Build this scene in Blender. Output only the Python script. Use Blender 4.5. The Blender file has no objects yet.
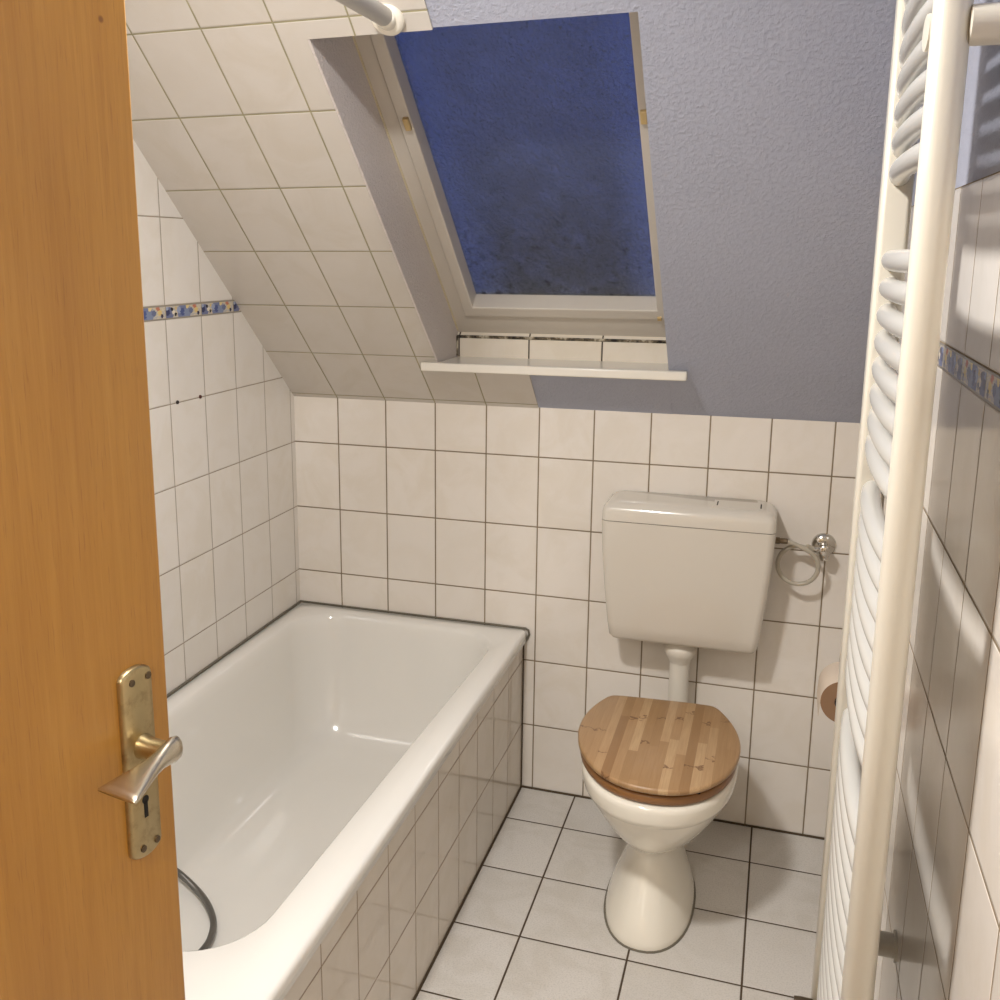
import bpy, bmesh, math, random
from mathutils import Vector, Matrix
random.seed(7)
S = bpy.context.scene
COL = S.collection
PI = math.pi

# ------------------------------------------------------------------ measures (metres)
W = 1.573            # room width; x=0 left wall, y=0 back wall, z up
YF = -2.75           # inner face of the front wall
H = 2.32             # flat ceiling height
ANG = 0.8248         # slope angle from the vertical
ZS = 1.144           # slope meets the back wall
TW, TH = 0.152, 0.2009
X1, ZA, YL = 0.1426, 1.0072, -0.0238
BB = ZA + 2 * TH     # underside of the decor border
BH = 0.032
BT = BB + BH
sa, ca = math.sin(ANG), math.cos(ANG)
def sl(s, off=0.0):  # slope coordinates -> (y, z)
    return (-s * sa + off * ca, ZS + s * ca + off * sa)
def s3(x, s, off=0.0):
    y, z = sl(s, off); return (x, y, z)
SMAX = (H - ZS) / ca

# ------------------------------------------------------------------ materials
def new_mat(name):
    m = bpy.data.materials.new(name); m.use_nodes = True
    nt = m.node_tree; nt.nodes.clear()
    out = nt.nodes.new('ShaderNodeOutputMaterial')
    b = nt.nodes.new('ShaderNodeBsdfPrincipled')
    nt.links.new(b.outputs[0], out.inputs[0])
    return m, nt, b
def nd(nt, t, **kw):
    n = nt.nodes.new(t)
    for k, v in kw.items(): setattr(n, k, v)
    return n
def mth(nt, op, a, b=None, c=None):
    n = nd(nt, 'ShaderNodeMath', operation=op)
    for i, v in enumerate((a, b, c)):
        if v is None: continue
        if isinstance(v, (int, float)): n.inputs[i].default_value = v
        else: nt.links.new(v, n.inputs[i])
    return n.outputs[0]
def maprange(nt, v, a, b, c=0.0, d=1.0, smooth=True):
    n = nd(nt, 'ShaderNodeMapRange'); n.interpolation_type = 'SMOOTHSTEP' if smooth else 'LINEAR'
    nt.links.new(v, n.inputs[0])
    for i, x in enumerate((a, b, c, d)): n.inputs[i + 1].default_value = x
    return n.outputs[0]
def mix(nt, f, a, b, mode='MIX'):
    n = nd(nt, 'ShaderNodeMix', data_type='RGBA', blend_type=mode)
    if isinstance(f, (int, float)): n.inputs[0].default_value = f
    else: nt.links.new(f, n.inputs[0])
    for i, v in ((6, a), (7, b)):
        if isinstance(v, tuple): n.inputs[i].default_value = (*v, 1) if len(v) == 3 else v
        else: nt.links.new(v, n.inputs[i])
    return n.outputs[2]
def noise(nt, vec, scale, detail=3, rough=.5, dist=0):
    n = nd(nt, 'ShaderNodeTexNoise'); n.inputs['Scale'].default_value = scale
    n.inputs['Detail'].default_value = detail; n.inputs['Roughness'].default_value = rough
    n.inputs['Distortion'].default_value = dist
    if vec is not None: nt.links.new(vec, n.inputs['Vector'])
    return n.outputs['Fac']
def ramp(nt, f, stops):
    n = nd(nt, 'ShaderNodeValToRGB'); cr = n.color_ramp
    while len(cr.elements) < len(stops): cr.elements.new(.5)
    for e, (p, c) in zip(cr.elements, stops): e.position = p; e.color = (*c, 1)
    nt.links.new(f, n.inputs[0]); return n.outputs[0]
def objco(nt, scale=None):
    t = nd(nt, 'ShaderNodeTexCoord'); o = t.outputs['Object']
    if scale:
        m = nd(nt, 'ShaderNodeMapping'); m.inputs['Scale'].default_value = scale
        nt.links.new(o, m.inputs[0]); o = m.outputs[0]
    return o
def bump(nt, b, h, strength=.5, dist=.001, normal=None):
    n = nd(nt, 'ShaderNodeBump'); n.inputs['Strength'].default_value = strength
    n.inputs['Distance'].default_value = dist
    nt.links.new(h, n.inputs['Height'])
    if normal is not None: nt.links.new(normal, n.inputs['Normal'])
    nt.links.new(n.outputs[0], b.inputs['Normal']); return n.outputs[0]
def srgb(r, g, b):
    f = lambda c: (c / 255 / 12.92) if c / 255 <= .04045 else ((c / 255 + .055) / 1.055) ** 2.4
    return (f(r), f(g), f(b))

def tile_mat(name, tw, th, base, grout, gw=.0032, rough=.16, vary=.05, marble=.5, bumpy=.25, spec=.5, speckle=0):
    m, nt, b = new_mat(name)
    uv = nd(nt, 'ShaderNodeUVMap'); sep = nd(nt, 'ShaderNodeSeparateXYZ'); nt.links.new(uv.outputs[0], sep.inputs[0])
    u, v = sep.outputs[0], sep.outputs[1]
    du = mth(nt, 'MULTIPLY', mth(nt, 'PINGPONG', u, .5), tw)
    dv = mth(nt, 'MULTIPLY', mth(nt, 'PINGPONG', v, .5), th)
    d = mth(nt, 'MINIMUM', du, dv)
    mask = maprange(nt, d, gw / 2 - .0003, gw / 2 + .0003)
    cmb = nd(nt, 'ShaderNodeCombineXYZ')
    nt.links.new(mth(nt, 'FLOOR', u), cmb.inputs[0]); nt.links.new(mth(nt, 'FLOOR', v), cmb.inputs[1])
    wn = nd(nt, 'ShaderNodeTexWhiteNoise'); nt.links.new(cmb.outputs[0], wn.inputs[0])
    geo = objco(nt)
    # shift the marbling per tile
    off = nd(nt, 'ShaderNodeVectorMath', operation='MULTIPLY_ADD')
    nt.links.new(wn.outputs['Color'], off.inputs[0]); off.inputs[1].default_value = (7, 7, 7); nt.links.new(geo, off.inputs[2])
    mb = noise(nt, off.outputs[0], 8, 5, .6, .8)
    dark = tuple(c * (1 - vary * 2) for c in base); lite = tuple(min(1, c * (1 + vary)) for c in base)
    c1 = mix(nt, maprange(nt, mb, .38, .66), lite, tuple(c * (1 - .07 * marble) * k for c, k in zip(base, (1, .985, .95))))
    c2 = mix(nt, mth(nt, 'MULTIPLY', wn.outputs['Value'], .6), c1, dark)
    if speckle:
        sp = noise(nt, geo, 260, 2, .7)
        c2 = mix(nt, mth(nt, 'MULTIPLY', maprange(nt, sp, .42, .7), speckle), c2, tuple(c * .55 for c in base))
    gn = noise(nt, geo, 24, 3)
    g = mix(nt, gn, tuple(c * .7 for c in grout), tuple(min(1, c * 1.35) for c in grout))
    col = mix(nt, mask, g, c2)
    nt.links.new(col, b.inputs['Base Color'])
    nt.links.new(maprange(nt, mask, 0, 1, .85, rough, False), b.inputs['Roughness'])
    b.inputs['Specular IOR Level'].default_value = spec
    edge = maprange(nt, d, gw / 2 - .0005, gw / 2 + .0022)
    soft = noise(nt, off.outputs[0], 16, 3, .5)
    hgt = mth(nt, 'ADD', edge, mth(nt, 'MULTIPLY', soft, bumpy))
    bump(nt, b, hgt, .6, .0012)
    return m
def simple(name, col, rough=.4, metal=0, spec=.5, coat=0, nscale=None, nstr=.1, ndist=.001, var=0, aniso=0):
    m, nt, b = new_mat(name)
    b.inputs['Base Color'].default_value = (*col, 1)
    b.inputs['Roughness'].default_value = rough; b.inputs['Metallic'].default_value = metal
    b.inputs['Specular IOR Level'].default_value = spec
    b.inputs['Coat Weight'].default_value = coat; b.inputs['Coat Roughness'].default_value = .08
    co = objco(nt)
    if var:
        c = mix(nt, noise(nt, co, 14, 4), tuple(c * (1 - var) for c in col), tuple(min(1, c * (1 + var)) for c in col))
        nt.links.new(c, b.inputs['Base Color'])
    if nscale: bump(nt, b, noise(nt, co, nscale, 4), nstr, ndist)
    return m
def plaster(name, col, scale=125, strength=.5, dist=.003, rough=.62):
    m, nt, b = new_mat(name)
    co = objco(nt)
    n1 = noise(nt, co, scale, 5, .62)
    n2 = noise(nt, co, scale * 2.6, 2, .5)
    n3 = noise(nt, co, 5, 2)
    h = mth(nt, 'ADD', maprange(nt, n1, .36, .78), mth(nt, 'MULTIPLY', n2, .3))
    c = mix(nt, n3, tuple(x * .96 for x in col), tuple(min(1, x * 1.04) for x in col))
    nt.links.new(c, b.inputs['Base Color'])
    b.inputs['Roughness'].default_value = rough
    b.inputs['Specular IOR Level'].default_value = .35
    bump(nt, b, h, strength, dist)
    return m

TILE_BASE = srgb(230, 223, 214)
M_wall = tile_mat('white_glazed_tile', TW, TH, TILE_BASE, srgb(128, 112, 88), .0036, .13, .02, .5, .25)
M_left = tile_mat('white_glazed_tile_left', TW, TH, srgb(228, 223, 216), srgb(150, 138, 120), .0026, .15, .02, .4, .2)
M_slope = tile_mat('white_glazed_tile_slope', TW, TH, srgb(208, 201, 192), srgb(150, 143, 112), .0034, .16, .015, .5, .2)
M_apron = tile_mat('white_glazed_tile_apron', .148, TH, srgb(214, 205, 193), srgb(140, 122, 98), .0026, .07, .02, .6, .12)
M_floor = tile_mat('grey_floor_tile', .2487, .2365, srgb(208, 203, 196), srgb(74, 60, 44), .0046, .42, .05, .9, .5, .4, .35)
M_paint = plaster('blue_grey_rough_plaster', srgb(173, 176, 191))
M_reveal = plaster('greige_rough_plaster', srgb(214, 205, 200), 130, .6, .003, .4)
M_ceil = plaster('white_ceiling_plaster', srgb(225, 222, 215), 60, .3, .002)
M_sealdark = simple('dark_silicone', srgb(110, 104, 90), .6, var=.3)
M_enamel = simple('bathtub_enamel', srgb(231, 228, 221), .12, spec=.55, coat=.6)
M_cer = simple('toilet_ceramic', srgb(232, 226, 212), .12, spec=.55, coat=.5)
M_cis = simple('cistern_plastic', srgb(212, 205, 193), .17, spec=.5, coat=.25)
M_pipe = simple('white_plastic_pipe', srgb(220, 214, 202), .3)
M_rad = simple('cream_radiator_enamel', srgb(202, 196, 182), .28, spec=.5, coat=.2, nscale=220, nstr=.05)
M_barw = simple('white_radiator_bar_enamel', srgb(184, 182, 176), .25, spec=.5, coat=.2)
M_frame = simple('white_window_frame_paint', srgb(208, 200, 188), .35, var=.04)
M_sill = simple('white_sill_board', srgb(226, 220, 208), .25, coat=.2)
M_yel = simple('yellowed_plastic', srgb(196, 168, 116), .4, var=.2)
M_chrome = simple('chrome', (.62, .6, .56), .14, 1)
M_dkmetal = simple('tarnished_metal', srgb(110, 96, 78), .35, .9)
M_brass = None
M_nickel = simple('satin_nickel', srgb(205, 196, 178), .26, 1, nscale=400, nstr=.04)
M_black = simple('dark_hollow', (.01, .008, .006), .8)
M_hose = simple('grey_plastic_hose', srgb(176, 168, 152), .3, coat=.3)
M_rod = simple('grey_aluminium_rod', srgb(196, 193, 187), .4, .2)
M_flange = simple('white_plastic_flange', srgb(238, 232, 218), .2, coat=.3)
M_cavity = simple('hall_paint', srgb(190, 175, 150), .8)
M_wood_dark = simple('dark_bamboo_edge', srgb(132, 90, 48), .35, coat=.2, var=.2)
M_mould = None

def brass():
    m, nt, b = new_mat('aged_brass')
    co = objco(nt)
    n = noise(nt, co, 45, 5, .7)
    c = mix(nt, maprange(nt, n, .45, .85), srgb(186, 168, 128), srgb(138, 118, 82))
    nt.links.new(c, b.inputs['Base Color']); b.inputs['Metallic'].default_value = 1
    nt.links.new(maprange(nt, n, .3, .8, .28, .5, False), b.inputs['Roughness'])
    return m
M_brass = brass()

def door_wood():
    m, nt, b = new_mat('orange_beech_veneer')
    co = objco(nt)
    mp = nd(nt, 'ShaderNodeMapping'); mp.inputs['Scale'].default_value = (1, 1, .035); nt.links.new(co, mp.inputs[0])
    g1 = noise(nt, mp.outputs[0], 120, 5, .65, .6)
    mp2 = nd(nt, 'ShaderNodeMapping'); mp2.inputs['Scale'].default_value = (1, 1, .12); nt.links.new(co, mp2.inputs[0])
    g2 = noise(nt, mp2.outputs[0], 7, 4, .6, 1.2)
    mp3 = nd(nt, 'ShaderNodeMapping'); mp3.inputs['Scale'].default_value = (1, 1, .06); nt.links.new(co, mp3.inputs[0])
    g3 = noise(nt, mp3.outputs[0], 420, 2, .5)
    c = ramp(nt, g1, [(.25, srgb(172, 121, 48)), (.55, srgb(185, 134, 57)), (.8, srgb(194, 145, 68))])
    c = mix(nt, mth(nt, 'MULTIPLY', maprange(nt, g2, .35, .7), .35), c, srgb(164, 112, 46))
    c = mix(nt, mth(nt, 'MULTIPLY', maprange(nt, g3, .58, .75), .4), c, srgb(142, 92, 42))
    v = nd(nt, 'ShaderNodeTexVoronoi'); v.inputs['Scale'].default_value = 9; nt.links.new(co, v.inputs[0])
    c = mix(nt, mth(nt, 'MULTIPLY', maprange(nt, v.outputs['Distance'], .018, .04, 1, 0), .75), c, srgb(112, 62, 24))
    nt.links.new(c, b.inputs['Base Color']); b.inputs['Roughness'].default_value = .34
    b.inputs['Coat Weight'].default_value = .25; b.inputs['Coat Roughness'].default_value = .25
    bump(nt, b, g3, .12, .0005)
    return m
M_door = door_wood()

def bamboo():
    m, nt, b = new_mat('bamboo_lid')
    co = objco(nt)
    sep = nd(nt, 'ShaderNodeSeparateXYZ'); nt.links.new(co, sep.inputs[0])
    # strips ~22 mm wide running front to back, in staggered lengths
    sx = mth(nt, 'MULTIPLY', sep.outputs[0], 47.0)
    row = mth(nt, 'FLOOR', sx)
    wr = nd(nt, 'ShaderNodeTexWhiteNoise', noise_dimensions='1D'); nt.links.new(row, wr.inputs['W'])
    sy = mth(nt, 'ADD', mth(nt, 'MULTIPLY', sep.outputs[1], 2.3), mth(nt, 'MULTIPLY', wr.outputs['Value'], 7))
    seg = mth(nt, 'FLOOR', sy)
    w2 = nd(nt, 'ShaderNodeTexWhiteNoise', noise_dimensions='2D')
    cb = nd(nt, 'ShaderNodeCombineXYZ'); nt.links.new(row, cb.inputs[0]); nt.links.new(seg, cb.inputs[1])
    nt.links.new(cb.outputs[0], w2.inputs['Vector'])
    mp = nd(nt, 'ShaderNodeMapping'); mp.inputs['Scale'].default_value = (1, .05, 1); nt.links.new(co, mp.inputs[0])
    g = noise(nt, mp.outputs[0], 260, 4, .6)
    c = ramp(nt, w2.outputs['Value'], [(0, srgb(142, 108, 72)), (.35, srgb(168, 135, 95)), (.7, srgb(182, 148, 108)), (1, srgb(204, 173, 132))])
    c = mix(nt, mth(nt, 'MULTIPLY', g, .7), c, srgb(140, 100, 60))
    # bamboo nodes: short wavy dark cross marks
    w3 = nd(nt, 'ShaderNodeTexWhiteNoise', noise_dimensions='2D')
    cb3 = nd(nt, 'ShaderNodeCombineXYZ'); nt.links.new(mth(nt, 'FLOOR', mth(nt, 'MULTIPLY', sx, .5)), cb3.inputs[0]); nt.links.new(seg, cb3.inputs[1])
    nt.links.new(cb3.outputs[0], w3.inputs['Vector'])
    fy = mth(nt, 'FRACT', sy)
    wob = mth(nt, 'MULTIPLY', noise(nt, co, 60, 3), .16)
    dn = mth(nt, 'ABSOLUTE', mth(nt, 'SUBTRACT', mth(nt, 'ADD', fy, wob), mth(nt, 'ADD', mth(nt, 'MULTIPLY', w3.outputs['Value'], .6), .25)))
    nm = mth(nt, 'MULTIPLY', maprange(nt, dn, .003, .012, 1, 0), .75)
    c = mix(nt, nm, c, srgb(96, 56, 24))
    # glue lines
    ln = maprange(nt, mth(nt, 'PINGPONG', sx, .5), .0, .03, .35, 0)
    c = mix(nt, ln, c, srgb(120, 76, 36))
    nt.links.new(c, b.inputs['Base Color']); b.inputs['Roughness'].default_value = .38
    b.inputs['Coat Weight'].default_value = .2; b.inputs['Coat Roughness'].default_value = .3
    return m
M_bamboo = bamboo()

def border_mat():
    m, nt, b = new_mat('fruit_decor_border')
    uv = nd(nt, 'ShaderNodeUVMap'); sep = nd(nt, 'ShaderNodeSeparateXYZ'); nt.links.new(uv.outputs[0], sep.inputs[0])
    u, v = sep.outputs[0], sep.outputs[1]              # u: repeats of the motif, v: 0..1 across the band
    fu = mth(nt, 'FRACT', u)
    cb = nd(nt, 'ShaderNodeCombineXYZ'); nt.links.new(fu, cb.inputs[0]); nt.links.new(mth(nt, 'MULTIPLY', v, .5), cb.inputs[1])
    n2 = noise(nt, cb.outputs[0], 14, 3, .5, 1.0)
    wv = mth(nt, 'MULTIPLY', mth(nt, 'SUBTRACT', noise(nt, cb.outputs[0], 18, 2), .5), .09)
    fw = mth(nt, 'ADD', fu, wv)
    c = mix(nt, maprange(nt, n2, .4, .6), srgb(206, 194, 168), srgb(178, 176, 176))
    def blob(cx, cy, r, col, c):
        dx = mth(nt, 'SUBTRACT', fw, cx); dy = mth(nt, 'MULTIPLY', mth(nt, 'SUBTRACT', v, cy), .24)
        d = mth(nt, 'SQRT', mth(nt, 'ADD', mth(nt, 'MULTIPLY', dx, dx), mth(nt, 'MULTIPLY', dy, dy)))
        return mix(nt, maprange(nt, d, r * .8, r, 1, 0), c, srgb(*col))
    for q in ((.10, .4, .13, (104, 112, 148)), (.50, .4, .20, (112, 122, 156)), (.05, .5, .07, (50, 56, 96)), (.04, .75, .035, (150, 160, 186)), (.17, .7, .035, (44, 40, 44)), (.21, .45, .04, (222, 214, 196)), (.26, .3, .035, (40, 36, 40)), (.28, .75, .03, (214, 186, 120)),
              (.37, .6, .065, (148, 160, 188)), (.46, .45, .075, (74, 88, 138)), (.58, .35, .09, (126, 138, 166)), (.60, .85, .05, (224, 204, 148)), (.70, .5, .06, (104, 112, 144)),
              (.80, .85, .055, (192, 122, 98)), (.85, .5, .055, (218, 192, 128)), (.90, .25, .04, (54, 52, 72)), (.93, .7, .03, (206, 196, 172))):
        c = blob(*q, c)
    ed = mth(nt, 'PINGPONG', v, .5)
    c = mix(nt, maprange(nt, ed, .07, .1, 1, 0), c, srgb(150, 144, 134))
    jt = mth(nt, 'PINGPONG', u, .5)
    c = mix(nt, maprange(nt, jt, .006, .012, 1, 0), c, srgb(150, 140, 122))
    nt.links.new(c, b.inputs['Base Color']); b.inputs['Roughness'].default_value = .15
    return m
M_border = border_mat()

def pane_mat():
    m, nt, b = new_mat('rippled_night_glass')
    co = objco(nt)
    b.inputs['Transmission Weight'].default_value = .88
    b.inputs['Roughness'].default_value = .22
    mp = nd(nt, 'ShaderNodeMapping'); mp.inputs['Rotation'].default_value = (0, .5, 0); mp.inputs['Scale'].default_value = (1.6, .8, .8); nt.links.new(co, mp.inputs[0])
    n = noise(nt, mp.outputs[0], 80, 3, .55, .6); n2 = noise(nt, co, 190, 2, .5)
    bump(nt, b, mth(nt, 'ADD', n, mth(nt, 'MULTIPLY', n2, .35)), 1.0, .006)
    sep = nd(nt, 'ShaderNodeSeparateXYZ'); nt.links.new(co, sep.inputs[0])
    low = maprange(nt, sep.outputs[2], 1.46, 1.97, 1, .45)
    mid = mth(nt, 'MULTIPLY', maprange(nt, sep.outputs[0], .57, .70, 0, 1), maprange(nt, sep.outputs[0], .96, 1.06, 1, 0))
    light_film = mth(nt, 'MULTIPLY', mth(nt, 'MULTIPLY', low, mth(nt, 'ADD', mth(nt, 'MULTIPLY', mid, .75), .2)), maprange(nt, noise(nt, co, 12, 4, .6), .25, .6, .6, 1))  # light falloff and reflection painted into the glass colour over a patchy film
    c = mix(nt, light_film, (.55, .66, .95), (.27, .28, .27))
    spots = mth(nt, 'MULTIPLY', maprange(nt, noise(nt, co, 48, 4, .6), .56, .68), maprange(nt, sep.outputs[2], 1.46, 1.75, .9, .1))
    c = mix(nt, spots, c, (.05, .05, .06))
    nt.links.new(c, b.inputs['Base Color'])
    return m
M_pane = pane_mat()

def mould():
    m, nt, b = new_mat('mouldy_joint')
    co = objco(nt)
    n = noise(nt, co, 42, 4, .7)
    nt.links.new(ramp(nt, n, [(.38, srgb(26, 22, 16)), (.5, srgb(110, 98, 78)), (.62, srgb(190, 180, 160))]), b.inputs['Base Color'])
    b.inputs['Roughness'].default_value = .8
    return m
M_mould = mould()

def emis(name, col, st):
    m, nt, b = new_mat(name)
    b.inputs['Base Color'].default_value = (.8, .8, .8, 1)
    b.inputs['Emission Color'].default_value = (*col, 1); b.inputs['Emission Strength'].default_value = st
    return m

# ------------------------------------------------------------------ mesh helpers
def link(name, bm, mat, parent=None, smooth=False, bevel=0, seg=2, sub=0, angle=40):
    me = bpy.data.meshes.new(name)
    bmesh.ops.recalc_face_normals(bm, faces=bm.faces)
    bm.to_mesh(me); bm.free()
    o = bpy.data.objects.new(name, me); COL.objects.link(o)
    for mm in (mat if isinstance(mat, (list, tuple)) else [mat]): me.materials.append(mm)
    if parent is not None: o.parent = parent
    if bevel:
        md = o.modifiers.new('bev', 'BEVEL'); md.width = bevel; md.segments = seg; md.limit_method = 'ANGLE'; md.angle_limit = math.radians(30)
        md.harden_normals = False
    if sub:
        md = o.modifiers.new('sub', 'SUBSURF'); md.levels = sub; md.render_levels = sub
    if smooth or bevel or sub:
        for p in me.polygons: p.use_smooth = True
        if not sub:
            es = [e for e in me.edges]
            md = None
            try: me.set_sharp_from_angle(angle=math.radians(angle))
            except Exception: pass
    return o
def thing(o, label, cat, group=None):
    o['label'] = label; o['category'] = cat
    if group: o['group'] = group
    return o
def struct(o):
    o['kind'] = 'structure'; return o
def empty(name, loc, rz=0):
    o = bpy.data.objects.new(name, None); COL.objects.link(o); o.location = loc; o.rotation_euler = (0, 0, rz)
    o.empty_display_size = .1
    return o

def poly_prism(bm, pts, d):
    """prism of the polygon pts (3d) extruded by the vector d; returns the front face"""
    n = len(pts); d = Vector(d)
    a = [bm.verts.new(p) for p in pts]; b = [bm.verts.new(Vector(p) + d) for p in pts]
    f = bm.faces.new(a); bm.faces.new(b[::-1])
    for i in range(n): bm.faces.new((a[i], b[i], b[(i + 1) % n], a[(i + 1) % n]))
    return f
def box(bm, x0, x1, y0, y1, z0, z1):
    return poly_prism(bm, [(x0, y0, z0), (x1, y0, z0), (x1, y1, z0), (x0, y1, z0)], (0, 0, z1 - z0))
def set_uv(bm, fn):
    uvl = bm.loops.layers.uv.new('UVMap')
    for f in bm.faces:
        for l in f.loops: l[uvl].uv = fn(l.vert.co)
def tube(bm, pts, r, seg=16, closed=False, cap=True, squash=None):
    pts = [Vector(p) for p in pts]; n = len(pts); rings = []
    t0 = (pts[1] - pts[0]).normalized()
    ref = Vector((0, 0, 1)) if abs(t0.z) < .9 else Vector((1, 0, 0))
    nx = t0.cross(ref).normalized()
    for i, p in enumerate(pts):
        if closed: t = (pts[(i + 1) % n] - pts[i - 1]).normalized()
        elif i == 0: t = t0
        elif i == n - 1: t = (pts[-1] - pts[-2]).normalized()
        else: t = (pts[i + 1] - pts[i - 1]).normalized()
        nx = (nx - t * nx.dot(t)).normalized(); ny = t.cross(nx)
        rr = r[i] if isinstance(r, (list, tuple)) else r
        rings.append([bm.verts.new(p + nx * (rr * math.cos(2 * PI * k / seg)) + ny * (rr * math.sin(2 * PI * k / seg))) for k in range(seg)])
    m = n if closed else n - 1
    for i in range(m):
        a, b = rings[i], rings[(i + 1) % n]
        for k in range(seg): bm.faces.new((a[k], a[(k + 1) % seg], b[(k + 1) % seg], b[k]))
    if cap and not closed:
        bm.faces.new(rings[0][::-1]); bm.faces.new(rings[-1])
def loft(bm, rings, cap0=True, cap1=True):
    vr = [[bm.verts.new(p) for p in r] for r in rings]
    n = len(vr[0])
    for a, b in zip(vr, vr[1:]):
        for k in range(n): bm.faces.new((a[k], a[(k + 1) % n], b[(k + 1) % n], b[k]))
    if cap0: bm.faces.new(vr[0][::-1])
    if cap1: bm.faces.new(vr[-1])
    return vr
def rrect(x0, x1, y0, y1, r, z, n=10):
    pts = []
    for cx, cy, a0 in ((x1 - r, y1 - r, 0), (x0 + r, y1 - r, 90), (x0 + r, y0 + r, 180), (x1 - r, y0 + r, 270)):
        for k in range(n):
            a = math.radians(a0 + 90 * k / (n - 1)); pts.append((cx + r * math.cos(a), cy + r * math.sin(a), z))
    return pts
def cspline(P, n=12):
    P = [Vector(p) for p in P]; Q = [P[0] * 2 - P[1]] + P + [P[-1] * 2 - P[-2]]; out = []
    for i in range(1, len(Q) - 2):
        a, b, c, d = Q[i - 1:i + 3]
        for k in range(n):
            t = k / n
            out.append(.5 * ((2 * b) + (c - a) * t + (2 * a - 5 * b + 4 * c - d) * t * t + (3 * b - a - 3 * c + d) * t ** 3))
    out.append(P[-1]); return out
def lathe(bm, prof, axis_o, axis_d, seg=32):
    """prof: (r, h) list along axis"""
    o = Vector(axis_o); d = Vector(axis_d).normalized()
    ref = Vector((0, 0, 1)) if abs(d.z) < .9 else Vector((1, 0, 0))
    nx = d.cross(ref).normalized(); ny = d.cross(nx)
    rings = [[tuple(o + d * h + nx * (r * math.cos(2 * PI * k / seg)) + ny * (r * math.sin(2 * PI * k / seg))) for k in range(seg)] for r, h in prof]
    loft(bm, rings)

# ------------------------------------------------------------------ the room shell
# floor
bm = bmesh.new(); box(bm, -.12, W + .12, YF - 1.3, .12, -.08, 0)
set_uv(bm, lambda c: ((c.x - .880) / .2487, (c.y + .1755) / .2365))
struct(link('floor', bm, M_floor))
# back wall
bm = bmesh.new(); box(bm, -.12, W + .12, 0, .12, 0, ZS + .05)
set_uv(bm, lambda c: ((c.x - X1) / TW, (c.z - ZA) / TH))
# keep the top from poking through the slope: cut it to the roof line
bmesh.ops.bisect_plane(bm, geom=bm.verts[:] + bm.edges[:] + bm.faces[:], plane_co=(0, 0, ZS + .003), plane_no=(0, -.0, 1), clear_outer=True)
bmesh.ops.contextual_create(bm, geom=[e for e in bm.edges if e.is_boundary])
struct(link('wall_back', bm, M_wall))
def yslope(z, off=0): return -(z - ZS) * sa / ca if z > ZS else 0
# left wall, lower part, border, upper part
def side_wall(name, x0, dx, z0, z1, mat, uvf, ymin=YF):
    bm = bmesh.new()
    pts = [(x0, ymin, z0), (x0, yslope(z0), z0)]
    if z0 < ZS < z1: pts.append((x0, 0, ZS))
    pts += [(x0, yslope(z1), z1), (x0, ymin, z1)]
    poly_prism(bm, pts, (dx, 0, 0)); set_uv(bm, uvf)
    return struct(link(name, bm, mat))
side_wall('wall_left', 0, -.12, 0, BB, M_left, lambda c: ((c.y - YL) / TW, (c.z - ZA) / TH))
side_wall('trim_1', .0012, -.12, BB, BT, M_border, lambda c: ((c.y - YL) / TW, (c.z - BB) / BH))
side_wall('wall_left_upper', 0, -.12, BT, H, M_left, lambda c: ((c.y - YL) / TW, (c.z - BT) / TH))
YR = -1.645
ruv = lambda c: ((c.y - YR) / TW, (c.z - ZA) / TH)
side_wall('wall_right', W, .12, 0, BB, M_wall, ruv)
side_wall('trim_2', W - .0012, .12, BB, BT, M_border, lambda c: ((c.y - YR) / TW, (c.z - BB) / BH))
side_wall('wall_right_upper', W, .12, BT, BT + TH, M_wall, lambda c: ((c.y - YR) / TW, (c.z - BT) / TH))
side_wall('wall_right_painted', W + .006, .12, BT + TH, H, M_paint, lambda c: (c.y, c.z))
# front wall (behind the camera) with the doorway, and the hall beyond it
DX0, DX1, DZ = .60, 1.50, 2.02
bm = bmesh.new(); box(bm, -.12, DX0, YF - .12, YF, 0, H); box(bm, DX1, W + .12, YF - .12, YF, 0, H); box(bm, DX0, DX1, YF - .12, YF, DZ, H)
set_uv(bm, lambda c: ((c.x - X1) / TW, (c.z - ZA) / TH))
struct(link('wall_front', bm, M_left))
bm = bmesh.new(); box(bm, -.12, W + .12, YF - 1.42, YF - 1.3, 0, H)
box(bm, -.24, -.12, YF - 1.42, YF - .12, 0, H); box(bm, W + .12, W + .24, YF - 1.42, YF - .12, 0, H)
struct(link('wall_hall', bm, M_cavity))
bm = bmesh.new()
for x0, x1 in ((DX0, DX0 + .03), (DX1 - .03, DX1)): box(bm, x0, x1, YF - .13, YF + .012, 0, DZ)
box(bm, DX0, DX1, YF - .13, YF + .012, DZ - .03, DZ)
struct(link('trim_3', bm, M_door, bevel=.003))
# flat ceiling
bm = bmesh.new(); box(bm, -.24, W + .24, YF - 1.42, sl(SMAX)[0] + .0, H, H + .1)
struct(link('ceiling', bm, M_ceil))

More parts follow.
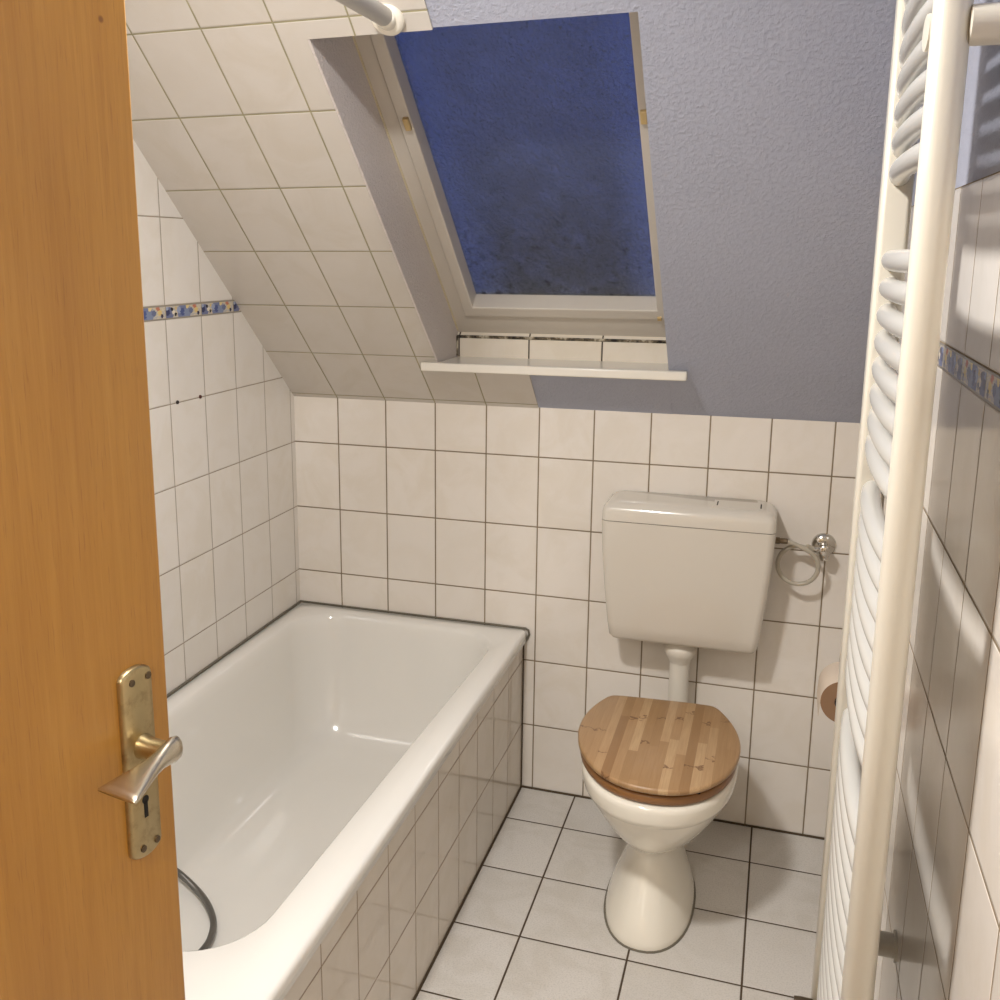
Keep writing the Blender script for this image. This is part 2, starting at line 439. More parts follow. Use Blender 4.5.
# sloped ceiling with the roof window opening
OX0, OX1, OS0, OS1, TX = .505, 1.108, .190, 1.183, .7475
ZSILL = 1.278
RD = .172                                           # depth of the reveal
def slope_block(bm, x0, x1, s0, s1, off0, off1):
    p = [s3(x0, s0, off0), s3(x0, s1, off0), s3(x0, s1, off1), s3(x0, s0, off1)]
    poly_prism(bm, p, (x1 - x0, 0, 0))
def slope_low(bm, x0, x1, off0, zt):
    # under the window: horizontal top to carry the sill
    st = (zt - ZS) / ca
    y0 = sl(st, off0)
    p = [(x0, sl(0, off0)[0], ZS), (x0, sl(st, off0)[0], sl(st, off0)[1]), (x0, .14, sl(st, off0)[1]), (x0, .14, ZS)]
    poly_prism(bm, p, (x1 - x0, 0, 0))
suv = lambda c: ((c.x - X1) / TW, ((Vector((0, c.y, c.z - ZS)).dot(Vector((0, -sa, ca)))) - .218) / TH)
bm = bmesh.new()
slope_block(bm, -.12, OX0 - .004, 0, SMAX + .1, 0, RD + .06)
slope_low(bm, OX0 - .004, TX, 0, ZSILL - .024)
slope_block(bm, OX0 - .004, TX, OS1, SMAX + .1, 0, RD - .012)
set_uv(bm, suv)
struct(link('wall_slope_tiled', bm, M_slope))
bm = bmesh.new()
PO = .004
slope_low(bm, TX, OX1, PO, ZSILL - .024)
slope_block(bm, TX, OX1, OS1 + .002, SMAX + .1, PO, RD - .012)
slope_block(bm, OX1, W + .12, 0, SMAX + .1, PO, RD + .06)
# slightly uneven hand-plastered edges
struct(link('wall_slope_painted', bm, M_paint))
# plastered reveals
bm = bmesh.new()
p = [s3(OX0 - .004, .17, 0.0005), s3(OX0 - .004, OS1, 0.0005), s3(OX0 - .004, OS1, RD + .05), s3(OX0 - .004, -.02, RD + .05), (OX0 - .004, .05, ZSILL - .02), (OX0 - .004, -.13, ZSILL - .02)]
poly_prism(bm, [(a + .0, b, c) for a, b, c in p], (.005, 0, 0))
struct(link('trim_4', bm, M_reveal))
# roof window
win = struct(empty('window_1', s3(.8, .2, .16)))
win.location = (0, 0, 0)
def frame_ring(bm, x0, x1, s0, s1, w, o0, o1, wl=None, wb=None):
    wl = wl or w; wb = wb or w
    outer = [(x0, s0), (x1, s0), (x1, s1), (x0, s1)]; inner = [(x0 + wl, s0 + wb), (x1 - w, s0 + wb), (x1 - w, s1 - w), (x0 + wl, s1 - w)]
    V = {}
    for nm, L in (('o', outer), ('i', inner)):
        for k, (x, s) in enumerate(L):
            for j, o in ((0, o0), (1, o1)): V[nm, k, j] = bm.verts.new(s3(x, s, o))
    for k in range(4):
        k2 = (k + 1) % 4
        bm.faces.new((V['o', k, 0], V['o', k2, 0], V['i', k2, 0], V['i', k, 0]))
        bm.faces.new((V['o', k, 1], V['i', k, 1], V['i', k2, 1], V['o', k2, 1]))
        bm.faces.new((V['o', k, 0], V['o', k, 1], V['o', k2, 1], V['o', k2, 0]))
        bm.faces.new((V['i', k, 0], V['i', k2, 0], V['i', k2, 1], V['i', k, 1]))
bm = bmesh.new(); frame_ring(bm, OX0 + .001, OX1 + .012, .113, 1.262, .022, .166, .24, .038, .079)
link('window_frame', bm, M_frame, win, bevel=.003)
bm = bmesh.new(); frame_ring(bm, .5465, 1.094, .196, 1.236, .03, .158, .222, .029, .036)
sash = link('window_sash', bm, M_frame, win, bevel=.003)
bm = bmesh.new()
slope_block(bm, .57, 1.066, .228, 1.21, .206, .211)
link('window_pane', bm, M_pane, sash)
bm = bmesh.new()
for x, s in ((.5665, .852), (1.0765, .843)):
    b2 = bmesh.new(); slope_block(b2, x - .008, x + .006, s - .016, s + .016, .150, .160)
    link('pivot_cover', b2, M_yel, win, bevel=.002)
b2 = bmesh.new(); slope_block(b2, 1.064, 1.075, .198, .210, .153, .159); link('corner_clip', b2, M_yel, win, bevel=.001)
bm.free()
# sill board and the strip of cut tiles behind it
bm = bmesh.new()
x0, x1 = .465, 1.155
p = [(x0, -.172), (x1, -.172), (x1, -.138), (OX1 + .0, -.138), (OX1 + .0, .02), (OX0 + .001, .02), (OX0 + .001, -.138), (x0, -.138)]
poly_prism(bm, [(a, b, ZSILL - .023) for a, b in p], (0, 0, .023))
sill = link('window_sill', bm, M_sill, win, bevel=.004, seg=3)
bm = bmesh.new(); 
poly_prism(bm, [(OX0, .014, ZSILL), (OX0, .014, ZSILL + .053), (OX0, .14, ZSILL + .19), (OX0, .14, ZSILL)], (OX1 + .02 - OX0, 0, 0))
set_uv(bm, lambda c: ((c.x - .714) / .2009 , (c.z - ZSILL - .1) / .4))
struct(link('trim_5', bm, tile_mat('white_sill_backing_tile', .2009, .4, srgb(226, 217, 202), srgb(70, 58, 44), .004, .2, .02, .4, .2)))
bm = bmesh.new(); tube(bm, [(OX0 + .002, .014, ZSILL + .056), (OX1, .014, ZSILL + .056)], .0042, 8)
tube(bm, [(OX0 + .003, .012, ZSILL + .002), (OX0 + .003, .012, ZSILL + .058)], .003, 8)
struct(link('trim_6', bm, M_mould))
bm = bmesh.new(); tube(bm, [s3(OX0 + .002, .125, .166), s3(OX0 + .002, 1.18, .166)], .0028, 8)
struct(link('trim_7', bm, simple('yellowed_caulk', srgb(204, 192, 162), .6, var=.15)))

# ------------------------------------------------------------------ drill plugs
for i, (y, zz, c) in enumerate([(-.604, 1.2095, srgb(30, 20, 14)), (-.504, 1.2095, srgb(70, 30, 20))]):
    bm = bmesh.new(); lathe(bm, [(.001, .003), (.0042, .003), (.0048, 0.0), (.0048, -.01), (.001, -.01)], (0, y, zz), (1, 0, 0), 14)
    o = link('wall_plug', bm, simple('plug_%d' % i, c, .7), smooth=True)
    thing(o, ['black drill hole plug in the left wall grout, nearer the door',
              'reddish brown drill hole plug in the left wall grout, nearer the back corner'][i], 'wall plug')

# ------------------------------------------------------------------ bathtub
tub = thing(empty('bathtub', (.36, -.85, 0)), 'long white enamel bathtub built in along the left wall', 'bathtub')
off = Vector((-.36, .85, 0))
def shift(bm): bmesh.ops.translate(bm, verts=bm.verts, vec=off)
TY = -1.70
bm = bmesh.new()
def taper(pts): return [(x - .030 * max(0, -y) / 1.5 * (x - .05) / .618, y, z) for x, y, z in pts]
def irim(g, z, rr): return taper(rrect(.05 + g, .666 - g, -1.488 + g, -.05 - g, rr, z))
R = [rrect(.006, .722, TY + .006, -.003, .008, .466), rrect(.002, .728, TY, -.002, .012, .4675), rrect(.002, .728, TY, -.002, .012, .490),
     rrect(.004, .726, TY + .002, -.004, .012, .4965), rrect(.008, .720, TY + .008, -.008, .016, .500),
     rrect(.030, .692, TY + .09, -.03, .09, .499),
     irim(-.004, .4975, .13), irim(.002, .493, .13), irim(.007, .482, .13), irim(.012, .46, .13)]
for z, g, gy0, gy1 in ((.40, .018, .02, .022), (.33, .026, .045, .036), (.26, .036, .08, .055), (.20, .048, .12, .08), (.16, .062, .16, .105), (.135, .082, .20, .135), (.122, .11, .24, .17), (.116, .15, .3, .22)):
    R.append(taper(rrect(.05 + g, .666 - g, -1.488 + gy0, -.05 - gy1, .13, z)))
R.append(rrect(.25, .46, -1.0, -.6, .09, .112))
loft(bm, R, cap0=False); shift(bm)
o = link('basin', bm, M_enamel, tub, smooth=True, angle=80)
# tiled apron
bm = bmesh.new(); box(bm, .704, .716, TY, 0, 0, .4655)
set_uv(bm, lambda c: ((c.y + .1585) / .148, (c.z - ZA) / TH))
struct(link('wall_apron', bm, M_apron))
bm = bmesh.new(); box(bm, 0, .704, TY, TY + .012, 0, .4655); set_uv(bm, lambda c: (c.x / .148, (c.z - ZA) / TH))
struct(link('wall_apron_end', bm, M_apron))
# silicone joints round the tub and at the foot of the walls
bm = bmesh.new()
tube(bm, [(.003, TY, .502), (.003, -.003, .502), (.723, -.003, .502), (.731, -.004, .498), (.734, -.004, .486), (.728, -.004, .470), (.720, -.004, .46)], .0032, 8)
struct(link('trim_8', bm, M_sealdark))
bm = bmesh.new()
tube(bm, [(.717, TY, .001), (.717, -.002, .001)], .0038, 8); tube(bm, [(.717, -.002, .001), (W, -.002, .001)], .0034, 8)
tube(bm, [(.717, -.002, 0), (.717, -.002, .46)], .0025, 8)
struct(link('trim_9', bm, simple('dirty_floor_joint', srgb(74, 60, 42), .8, var=.3)))

# shower hose lying in the tub
hp = cspline([(.012, -1.08, .66), (.05, -1.06, .64), (.075, -1.05, .5), (.085, -1.0, .33), (.104, -.94, .22), (.128, -.896, .163), (.176, -.900, .135), (.224, -.928, .127), (.269, -.974, .126), (.293, -1.021, .126), (.300, -1.065, .126), (.29, -1.13, .126), (.25, -1.18, .127), (.20, -1.20, .128)], 14)
bm = bmesh.new(); tube(bm, hp, .0075, 14)
def ringed():
    m, nt, b = new_mat('spiral_metal_hose')
    b.inputs['Base Color'].default_value = (*srgb(120, 118, 114), 1); b.inputs['Metallic'].default_value = .9; b.inputs['Roughness'].default_value = .32
    co = objco(nt); w = nd(nt, 'ShaderNodeTexWave'); w.inputs['Scale'].default_value = 90; nt.links.new(co, w.inputs[0])
    bump(nt, b, w.outputs['Fac'], .4, .001); return m
M_spiral = ringed()
hs = thing(link('shower_hose', bm, M_spiral, smooth=True), 'dark grey metal shower hose curled on the bottom of the bathtub beside the door edge', 'hose')
bm = bmesh.new(); lathe(bm, [(.024, 0), (.024, .004), (.014, .012), (.011, .014), (.011, .02)], (0.0, -1.08, .66), (1, 0, 0)); link('wall_outlet', bm, M_chrome, hs, smooth=True)
bm = bmesh.new(); e = hp[-1]; dd = (hp[-1] - hp[-3]).normalized(); lathe(bm, [(.008, -.004), (.010, 0), (.010, .02), (.007, .03)], e, dd, 16); link('hose_nut', bm, M_chrome, hs, smooth=True)

# ------------------------------------------------------------------ shower curtain rod
rz = 1.966; rx = .672; ry = sl((rz - ZS) / ca)[0]
rod = thing(empty('shower_curtain_rod', (rx, ry, rz)), 'grey shower curtain rod running out from the sloped ceiling above the bathtub', 'curtain rod')
bm = bmesh.new(); tube(bm, [(0, -.012, 0), (0, -(ry - YF) , 0)], .0165, 24); link('rod', bm, M_rod, rod, smooth=True)
bm = bmesh.new(); lathe(bm, [(.030, 0), (.030, .006), (.027, .010), (.021, .012)], (0, .0, 0), (0, -ca, -sa), 36)
link('flange', bm, M_flange, rod, smooth=True)
# the flange cup follows the rod rather than the slope
bm = bmesh.new(); lathe(bm, [(.0195, -.0), (.0195, .016), (.018, .021), (.0165, .022)], (0, .0, 0), (0, -1, 0), 30); link('socket', bm, M_flange, rod, smooth=True)

# ------------------------------------------------------------------ toilet
TXc = 1.160
wc = thing(empty('toilet', (TXc, -.42, 0)), 'white floor standing toilet with a closed bamboo lid below the cistern', 'toilet')
def ell(cx, hw, yf, yb, z, p=2.2, n=44, widest=.5):
    cy = yf + (yb - yf) * widest; pts = []
    for k in range(n):
        a = 2 * PI * k / n; c, s = math.cos(a), math.sin(a)
        x = cx + hw * math.copysign(abs(c) ** (2 / p), c)
        ext = (yb - cy) if s > 0 else (cy - yf)
        y = cy + ext * math.copysign(abs(s) ** (2 / p), s)
        pts.append((x - TXc, y + .42, z))
    return pts
bm = bmesh.new()
C = 1.150; D = 1.158
R = [ell(C, .103, -.610, -.20, 0, 2.25), ell(C, .104, -.612, -.20, .006, 2.25), ell(C, .102, -.609, -.20, .02, 2.25), ell(C, .089, -.585, -.21, .06, 2.2),
     ell(C, .073, -.554, -.22, .10, 2.2), ell(C, .061, -.530, -.225, .14, 2.15), ell(C, .0545, -.515, -.225, .175, 2.1), ell(C + .001, .055, -.520, -.225, .190, 2.05),
     ell(C + .001, .065, -.534, -.22, .203, 2.05), ell(C + .002, .094, -.566, -.20, .222, 2.05), ell(D, .122, -.604, -.18, .256, 2.1), ell(D, .145, -.634, -.165, .294, 2.1),
     ell(D, .160, -.653, -.155, .324, 2.15), ell(D, .167, -.663, -.15, .342, 2.15), ell(D, .1695, -.666, -.15, .348, 2.15), ell(D, .1745, -.672, -.15, .352, 2.2), ell(D, .1775, -.675, -.15, .362, 2.2),
     ell(D, .1795, -.678, -.15, .385, 2.2), ell(D, .178, -.677, -.15, .394, 2.2), ell(D, .172, -.672, -.155, .3995, 2.2),
     ell(D, .135, -.63, -.25, .3995, 2.1), ell(D, .122, -.615, -.27, .385, 2.1), ell(D, .115, -.60, -.29, .34, 2.1), ell(D, .08, -.52, -.33, .27, 2), ell(D, .04, -.46, -.38, .24, 2)]
loft(bm, R)
link('bowl', bm, M_cer, wc, smooth=True, angle=70)
# dark joint at the foot
bm = bmesh.new(); tube(bm, [(x * 1.012, y * 1.006, .001) for x, y, z in R[0]], .0035, 8, closed=True); link('floor_joint', bm, M_sealdark, wc, smooth=True)
# rear spigot and waste connection
bm = bmesh.new(); tube(bm, [(0, .18, .350), (0, .30, .350)], .034, 24); tube(bm, [(0, .19, .19), (0, .418, .19)], .055, 28)
link('spigot', bm, M_cer, wc, smooth=True)
def lidshape(k, z, dy=0):
    half = [(.0, -.676), (.045, -.670), (.085, -.652), (.120, -.622), (.150, -.578), (.172, -.525), (.184, -.470), (.187, -.415), (.181, -.360), (.166, -.305), (.146, -.258), (.132, -.236), (.115, -.228), (.06, -.225)]
    P = half + [(0, -.225)] + [(-x, y) for x, y in half[::-1][:-1]]
    P = cspline([(x, y, 0) for x, y in P] + [(0, -.676, 0)], 4)[:-1]
    cy = -.44; a = math.radians(4.0)
    out = []
    for p in P:
        x, y = p.x * k, (p.y - cy) * k
        x, y = x * math.cos(a) - y * math.sin(a), x * math.sin(a) + y * math.cos(a)
        out.append((x - .006, y + cy + .42 + dy, z))
    return out
bm = bmesh.new(); loft(bm, [lidshape(.985, .4305), lidshape(1.0, .4335), lidshape(1.0, .4405), lidshape(.992, .4440), lidshape(.975, .4455)])
lid = link('lid', bm, M_bamboo, wc, smooth=True, angle=60)
bm = bmesh.new(); loft(bm, [lidshape(.955, .403), lidshape(.968, .406), lidshape(.968, .4205), lidshape(.955, .424)])
link('seat', bm, M_wood_dark, wc, smooth=True, angle=60)
for px, py in ((-.10, -.62), (.10, -.62), (-.12, -.28), (.12, -.28)):
    bm = bmesh.new(); lathe(bm, [(.007, .423), (.007, .431)], (px, py + .42, 0), (0, 0, 1), 12); link('buffer', bm, M_black, wc, smooth=True)
for sx in (-1, 1):
    bm = bmesh.new(); lathe(bm, [(.012, .398), (.012, .418), (.008, .424)], (sx * .085, .195, 0), (0, 0, 1), 16); tube(bm, [(sx * .085 - .02, .192, .416), (sx * .085 + .02, .192, .416)], .006, 12)
    link('hinge', bm, M_chrome, wc, smooth=True)

# ------------------------------------------------------------------ cistern
ci = thing(empty('cistern', (1.17, -.075, .573)), 'boxy white plastic cistern hung on the back wall above the toilet', 'cistern')
def cring(z, x0, x1, yf, r):
    # rounded front corners, square at the wall
    return [(x - 1.17, y + .075, z - .573) for x, y, _ in rrect(x0, x1, yf, -.004, r, 0, 8)]
bm = bmesh.new()
loft(bm, [cring(.553, .995, 1.345, -.118, .012), cring(.556, .988, 1.352, -.126, .016), cring(.564, .981, 1.359, -.132, .018), cring(.60, .975, 1.365, -.137, .02),
          cring(.70, .965, 1.375, -.143, .02), cring(.80, .957, 1.383, -.148, .02), cring(.8815, .954, 1.387, -.150, .02)])
link('tank', bm, M_cis, ci, smooth=True, angle=75)
bm = bmesh.new()
loft(bm, [cring(.8835, .9545, 1.3865, -.1505, .02), cring(.906, .955, 1.386, -.150, .02), cring(.916, .957, 1.384, -.147, .02), cring(.924, .962, 1.379, -.141, .02), cring(.9295, .970, 1.371, -.131, .02), cring(.932, .982, 1.359, -.118, .018), cring(.9325, 1.0, 1.34, -.10, .015)])
lidc = link('cistern_lid', bm, M_cis, ci, smooth=True, angle=75)
bm = bmesh.new(); loft(bm, [cring(.8805, .957, 1.384, -.148, .02), cring(.8845, .957, 1.384, -.148, .02)]); link('lid_joint', bm, M_sealdark, ci)
bm = bmesh.new(); box(bm, .060, .176, -.045, .04, .3585, .3599)
fp = link('flush_button', bm, M_cis, ci, bevel=.0012)
for sx in (.070, .1765):
    bm = bmesh.new(); box(bm, sx - .0016, sx + .0016, -.020, .024, .3585, .3602); link('slot', bm, M_black, fp)
# flush pipe
fpz = thing(empty('flush_pipe', (1.165, -.07, .350)), 'white plastic flush pipe with a collar joining the cistern to the toilet', 'pipe')
bm = bmesh.new(); lathe(bm, [(.026, .0), (.026, .16)], (0, 0, 0), (0, 0, 1), 32)
tube(bm, [(0, .004, .0), (0, -.004, -.0), (0, -.022, -.0)], .026, 24)
link('pipe', bm, M_pipe, fpz, smooth=True)
bm = bmesh.new(); lathe(bm, [(.028, .140), (.030, .146), (.037, .158), (.0415, .168), (.042, .178), (.040, .184), (.036, .188), (.037, .202)], (0, 0, 0), (0, 0, 1), 40)
link('collar', bm, M_pipe, fpz, smooth=True, angle=60)

# ------------------------------------------------------------------ angle valve and supply hose
vx, vz = 1.505, .828
va = thing(empty('angle_valve', (vx, 0, vz)), 'round chrome angle valve on the back wall right of the cistern', 'valve')
bm = bmesh.new(); lathe(bm, [(.030, -.0), (.0295, -.004), (.026, -.009), (.016, -.012), (.012, -.013)], (0, 0, 0), (0, 1, 0), 40); link('rosette', bm, M_chrome, va, smooth=True)
bm = bmesh.new(); lathe(bm, [(.010, -.008), (.010, -.05), (.013, -.052), (.013, -.066), (.010, -.068)], (0, 0, 0), (0, 1, 0), 24)
tube(bm, [(0, -.042, -.004), (-.026, -.045, -.004)], .008, 16); link('body', bm, M_chrome, va, smooth=True)
bm = bmesh.new(); lathe(bm, [(.013, 0), (.014, .003), (.012, .018), (.009, .022)], (.0, -.046, -.008), (.1, -.35, -1), 20); link('knob', bm, M_chrome, va, smooth=True)
HY = -.055
cx, cz, r = 1.4440, .784, .0485
path = [(1.388, -.075, .848), (1.403, -.075, .848), (1.425, -.074, .845)]
for k, a in enumerate(range(62, -300, -22)):
    path.append((cx + r * math.cos(math.radians(a)), -.073 + .020 * k / 16, cz + r * math.sin(math.radians(a))))
path += [(1.466, -.048, .832), (1.481, -.046, .825)]
bm = bmesh.new(); tube(bm, cspline(path, 6), .0058, 14)
ho = thing(link('supply_hose', bm, M_hose, smooth=True), 'grey water hose coiled in one loop between the cistern and the chrome valve', 'hose')
bm = bmesh.new(); lathe(bm, [(.009, 0), (.009, .010), (.0075, .011), (.0075, .028), (.0065, .030)], (1.386, -.075, .848), (1, 0, 0), 8); link('nut', bm, M_dkmetal, ho)

# ------------------------------------------------------------------ toilet roll
tr = thing(empty('toilet_roll', (1.529, -.66, .712)), 'brown toilet roll on the right wall behind the towel radiator', 'toilet roll')
M_paper = simple('beige_recycled_paper', srgb(198, 182, 164), .9, nscale=120, nstr=.2)
M_paperend = simple('shaded_brown_roll_end', srgb(130, 100, 74), .9, nscale=200, nstr=.3)  # browner than the side because the end's shade is painted in
bm = bmesh.new(); lathe(bm, [(.0185, -.05), (.044, -.05), (.0445, -.0485), (.0445, .0485), (.044, .05), (.0185, .05)], (0, 0, 0), (0, 1, 0), 44)
for f in bm.faces: f.material_index = 1 if abs(f.calc_center_median().y) > .0495 else 0
for f in [f for f in bm.faces if len(f.verts) > 8]: bm.faces.remove(f)
link('paper', bm, [M_paper, M_paperend], tr, smooth=True)
bm = bmesh.new(); lathe(bm, [(.0185, -.0495), (.0185, .0495)], (0, 0, 0), (0, 1, 0), 30); link('core', bm, M_black, tr, smooth=True)
bm = bmesh.new(); poly_prism(bm, [(-.0446, -.049, 0), (-.0446, .049, 0), (-.046, .049, -.03), (-.046, -.049, -.034)], (.0008, 0, 0)); link('loose_sheet', bm, M_paper, tr)
rh = thing(empty('toilet_roll_holder', (1.573, -.66, .77)), 'chrome toilet roll holder on the right wall behind the towel radiator', 'roll holder')
bm = bmesh.new(); box(bm, -.006, 0, -.03, .03, -.005, .03); link('wall_plate', bm, M_chrome, rh, bevel=.002)
bm = bmesh.new(); tube(bm, cspline([(-.004, .0, .015), (-.03, 0, .018), (-.046, .03, .014), (-.048, .062, -.004), (-.048, .064, -.05), (-.048, .056, -.058), (-.048, -.05, -.058)], 6), .0035, 12); link('arm', bm, M_chrome, rh, smooth=True)

# ------------------------------------------------------------------ towel radiator
RX0, RX1 = 1.4725, 1.5075; YN0, YN1 = -1.665, -1.635; YB0, YB1 = -1.290, -1.256
ZB, ZT = .47, 2.02
ra = thing(empty('towel_radiator', (1.49, -1.46, ZB)), 'tall cream towel radiator with curved bars mounted close to the right wall', 'towel radiator')
O = Vector((-1.49, 1.46, -ZB))
def mv(bm): bmesh.ops.translate(bm, verts=bm.verts, vec=O)
for y0, y1, rr, RX1 in ((YN0, YN1, .0145, 1.5035), (YB0, YB1, .007, 1.5075)):
    bm = bmesh.new(); loft(bm, [rrect(RX0 + .004, RX1 - .004, y0 + .004, y1 - .004, rr * .7, ZB), rrect(RX0, RX1, y0, y1, rr, ZB + .004), rrect(RX0, RX1, y0, y1, rr, ZT - .004), rrect(RX0 + .004, RX1 - .004, y0 + .004, y1 - .004, rr * .7, ZT)]); mv(bm)
    link('collector', bm, M_rad, ra, smooth=True, angle=50)
zs = [1.649 + .0322 * k for k in range(10)] + [1.550 - .0318 * k for k in range(8)] + [1.262 - .0318 * k for k in range(8)] + [.950 - .0318 * k for k in range(15)]
XE, BUL = 1.4925, .0105
proto = None
for z in zs:
    if z > ZT - .02: continue
    if proto is None:
        bm = bmesh.new(); pts = []
        for k in range(25):
            t = k / 24; y = YB0 + .008 + (YN1 - .008 - YB0 - .008) * t
            q = abs(2 * t - 1)
            pts.append((XE - BUL * (1 - q ** 2.4), y, 0))
        tube(bm, pts, .0118, 18)
        bmesh.ops.translate(bm, verts=bm.verts, vec=Vector((-1.49, 1.46, 0)))
        proto = link('bar', bm, M_barw, ra, smooth=True); proto.location.z = z - ZB
    else:
        c = proto.copy(); COL.objects.link(c); c.parent = ra; c.location.z = z - ZB
# spacers to the wall, clamps, vent, valve
for y, z in ((YN1 + .0, 1.745), (YN1, .62), (YB1 - .02, .62)):
    bm = bmesh.new(); lathe(bm, [(.021, 0), (.021, .003), (.0165, .004), (.0165, .071), (.013, .072)], (W, y - .017, z), (-1, 0, 0), 28); mv(bm)
    link('wall_bracket', bm, M_rad, ra, smooth=True)
bm = bmesh.new(); lathe(bm, [(.003, -.004), (.0155, -.0035), (.016, -.001), (.013, .001)], (1.4755, -1.619, 1.7475), (1, .06, 0), 24); mv(bm); link('bracket_cap', bm, M_rad, ra, smooth=True)
bm = bmesh.new(); lathe(bm, [(.004, 0), (.009, .001), (.009, .012), (.006, .016)], (1.512, -1.44, 1.742), (0, -1, 0), 16); mv(bm); link('bracket_screw', bm, M_chrome, ra, smooth=True)
bm = bmesh.new(); tube(bm, [(1.49, YB0 + .02, ZB + .002), (1.49, YB0 + .02, ZB - .03), (1.49, YB0 + .02, ZB - .05)], .010, 16)
lathe(bm, [(.011, -.03), (.012, -.02), (.012, .0), (.009, .012), (.009, .03)], (1.478, YB0 - .0, ZB - .0 + .022), (1, 0, 0), 16)
tube(bm, [(1.49, YB0 + .02, ZB - .045), (W, YB0 + .02, ZB - .045)], .008, 14); mv(bm)
link('valve', bm, M_dkmetal, ra, smooth=True)

# ------------------------------------------------------------------ door
AZ = math.radians(8)
dr = struct(empty('door_1', (.775, -1.8, 0), -AZ))
bm = bmesh.new(); box(bm, -.042, 0, -.885, 0, .012, 2.0); link('leaf', bm, M_door, dr, bevel=.0025)
HZ = 1.06; HW = -.049
bm = bmesh.new()
def plate(x, g=0):
    pts = []; w = .0215 - g; zt, zb = 1.149 - g, .938 + g
    for k in range(13):
        a = PI * k / 12; pts.append((x, HW + w * math.cos(a), zt - .011 + (.011) * math.sin(a)))
    for k in range(13):
        a = PI + PI * k / 12; pts.append((x, HW + w * math.cos(a), zb + .011 + .011 * math.sin(a)))
    return pts
loft(bm, [plate(0), plate(.004), plate(.0062, .0012), plate(.0072, .003)])
pl = link('handle_plate', bm, M_brass, dr, smooth=True, angle=35)
for w_, z_ in ((-.057, 1.135), (-.034, 1.135), (-.056, .950), (-.036, .950)):
    bm = bmesh.new(); lathe(bm, [(.0038, .0068), (.0038, .0082), (.0015, .0086)], (0, w_, z_), (1, 0, 0), 14); s_ = link('screw', bm, M_dkmetal, pl, smooth=True)
bm = bmesh.new(); lathe(bm, [(.0046, .007), (.0046, .0076)], (0, HW, 1.003), (1, 0, 0), 16); box(bm, .007, .0076, HW - .0026, HW + .0026, .983, 1.002); link('keyhole', bm, M_black, pl)
bm = bmesh.new(); lathe(bm, [(.0135, .006), (.0130, .010), (.0112, .016), (.0112, .036)], (0, HW + .002, HZ + .002), (1, 0, 0), 30); link('handle_neck', bm, M_brass, dr, smooth=True)
# lever: flares from an upright oval head to a flat fish-tail towards the hinge
bm = bmesh.new(); rings = []
secs = [(.015, .0005, .0005, .041), (.0145, .0040, .008, .041), (.011, .0070, .0125, .041), (.004, .0085, .0140, .041), (-.006, .0085, .0115, .042), (-.016, .0090, .0088, .043), (-.028, .0110, .0072, .0445), (-.042, .0148, .0060, .046), (-.055, .0190, .0048, .0475), (-.066, .0225, .0038, .0485), (-.0725, .0240, .0030, .049), (-.074, .0230, .0012, .049)]
for dw, ho_, hz_, oc in secs:
    ring = []
    for k in range(28):
        a = 2 * PI * k / 28; c_, s_ = math.cos(a), math.sin(a); e_ = 1 - .35 * min(1, max(0, -dw) / .05); c_ = math.copysign(abs(c_) ** e_, c_); s_ = math.copysign(abs(s_) ** e_, s_)
        ring.append((oc + ho_ * c_, HW + .004 + dw * (1.12 if dw < 0 else 1), HZ + .003 + hz_ * s_ - .07 * max(0, -dw - .006) - .05 * max(0, -dw - .02) * c_ * .3))
    rings.append(ring)
loft(bm, rings); link('door_handle', bm, M_nickel, dr, smooth=True, angle=70)

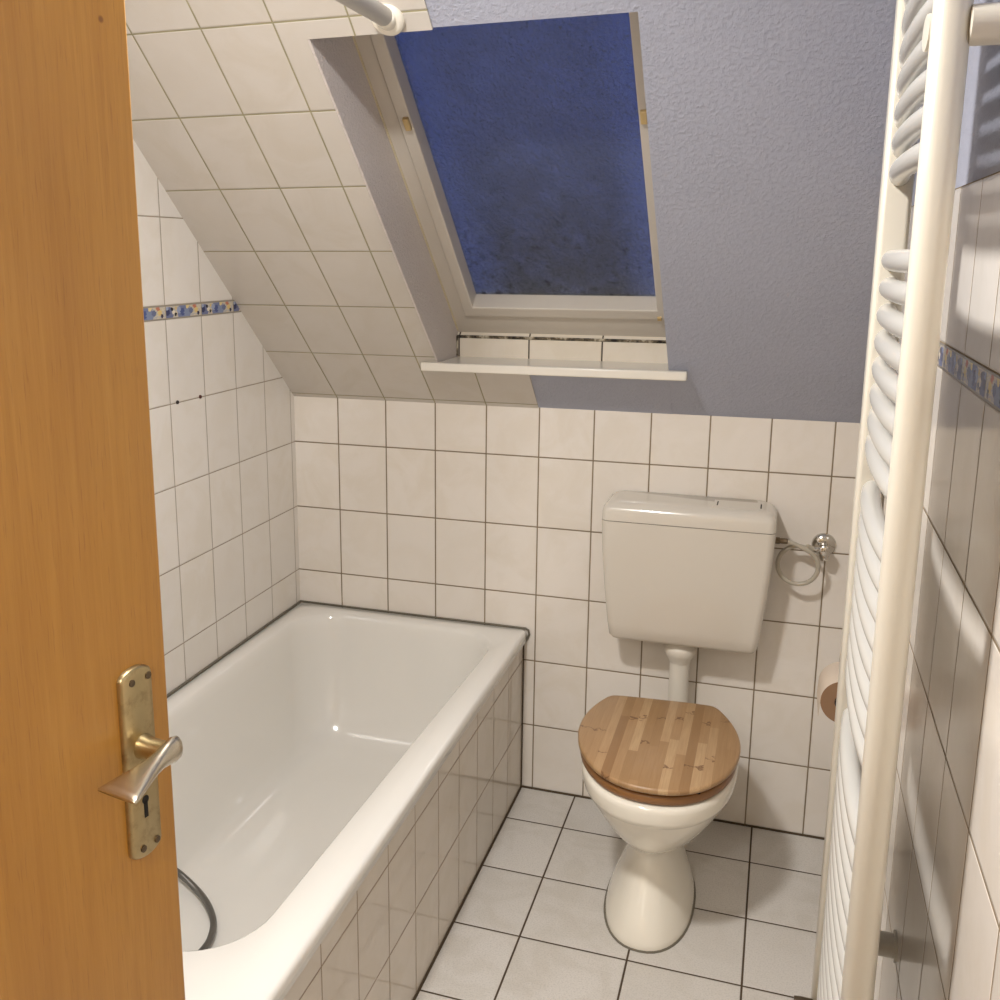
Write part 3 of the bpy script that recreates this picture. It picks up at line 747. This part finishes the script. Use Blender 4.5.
# ------------------------------------------------------------------ ceiling lamp
LX, LY = .75, -1.76
cl = thing(empty('ceiling_lamp', (LX, LY, H)), 'round lamp on the flat ceiling above the bathroom floor', 'lamp')
bm = bmesh.new(); lathe(bm, [(.11, 0), (.11, -.02), (.10, -.022)], (0, 0, 0), (0, 0, 1), 40); link('lamp_base', bm, M_flange, cl, smooth=True)
bm = bmesh.new(); lathe(bm, [(.098, -.02), (.098, -.03), (.085, -.05), (.055, -.063), (.01, -.068)], (0, 0, 0), (0, 0, 1), 40); link('lamp_shade', bm, emis('lamp_glass', (1, .9, .76), 6), cl, smooth=True)
L = bpy.data.lights.new('lamp_light', 'AREA'); L.shape = 'DISK'; L.size = .18; L.energy = 33; L.color = (1, .98, .962)
lo = bpy.data.objects.new('lamp_light', L); COL.objects.link(lo); lo.location = (LX, LY, H - .075)

hl = thing(empty('hall_lamp', (.90, YF - .50, H)), 'round lamp on the hall ceiling outside the open door', 'lamp')
bm = bmesh.new(); lathe(bm, [(.09, 0), (.09, -.02), (.075, -.045), (.04, -.055), (.01, -.057)], (0, 0, 0), (0, 0, 1), 32); link('lamp_shade', bm, emis('hall_lamp_glass', (1, .9, .76), 4), hl, smooth=True)
L2 = bpy.data.lights.new('hall_light', 'POINT'); L2.shadow_soft_size = .05; L2.energy = 38; L2.color = (1, .98, .96)
lo2 = bpy.data.objects.new('hall_light', L2); COL.objects.link(lo2); lo2.location = (.90, YF - .50, H - .12)

# ------------------------------------------------------------------ world: late dusk sky
w = bpy.data.worlds.new('dusk'); S.world = w; w.use_nodes = True
bg = w.node_tree.nodes['Background']; bg.inputs[0].default_value = (.011, .054, .225, 1); bg.inputs[1].default_value = 1.0

# ------------------------------------------------------------------ camera
cam = bpy.data.cameras.new('camera'); co = bpy.data.objects.new('camera', cam); COL.objects.link(co); S.camera = co
yaw, pitch, F, PX, PY = -.3273, -.2035, 991.2, 444.75, 459.89
f = Vector((math.sin(yaw) * math.cos(pitch), math.cos(yaw) * math.cos(pitch), math.sin(pitch)))
r_ = Vector((math.cos(yaw), -math.sin(yaw), 0)); u_ = r_.cross(f)
Mx = Matrix((r_, u_, -f)).transposed().to_4x4(); Mx.translation = Vector((1.3703, -2.6361, 1.5558))
co.matrix_world = Mx
cam.sensor_width = 36; cam.sensor_fit = 'HORIZONTAL'; cam.lens = 36 * F / 1000
cam.shift_x = (500 - PX) / 1000; cam.shift_y = (PY - 500) / 1000
cam.clip_start = .02; cam.clip_end = 50

S.view_settings.view_transform = 'Standard'; S.view_settings.look = 'None'
S.view_settings.exposure = 0; S.view_settings.gamma = 1; S.view_settings.use_curve_mapping = False
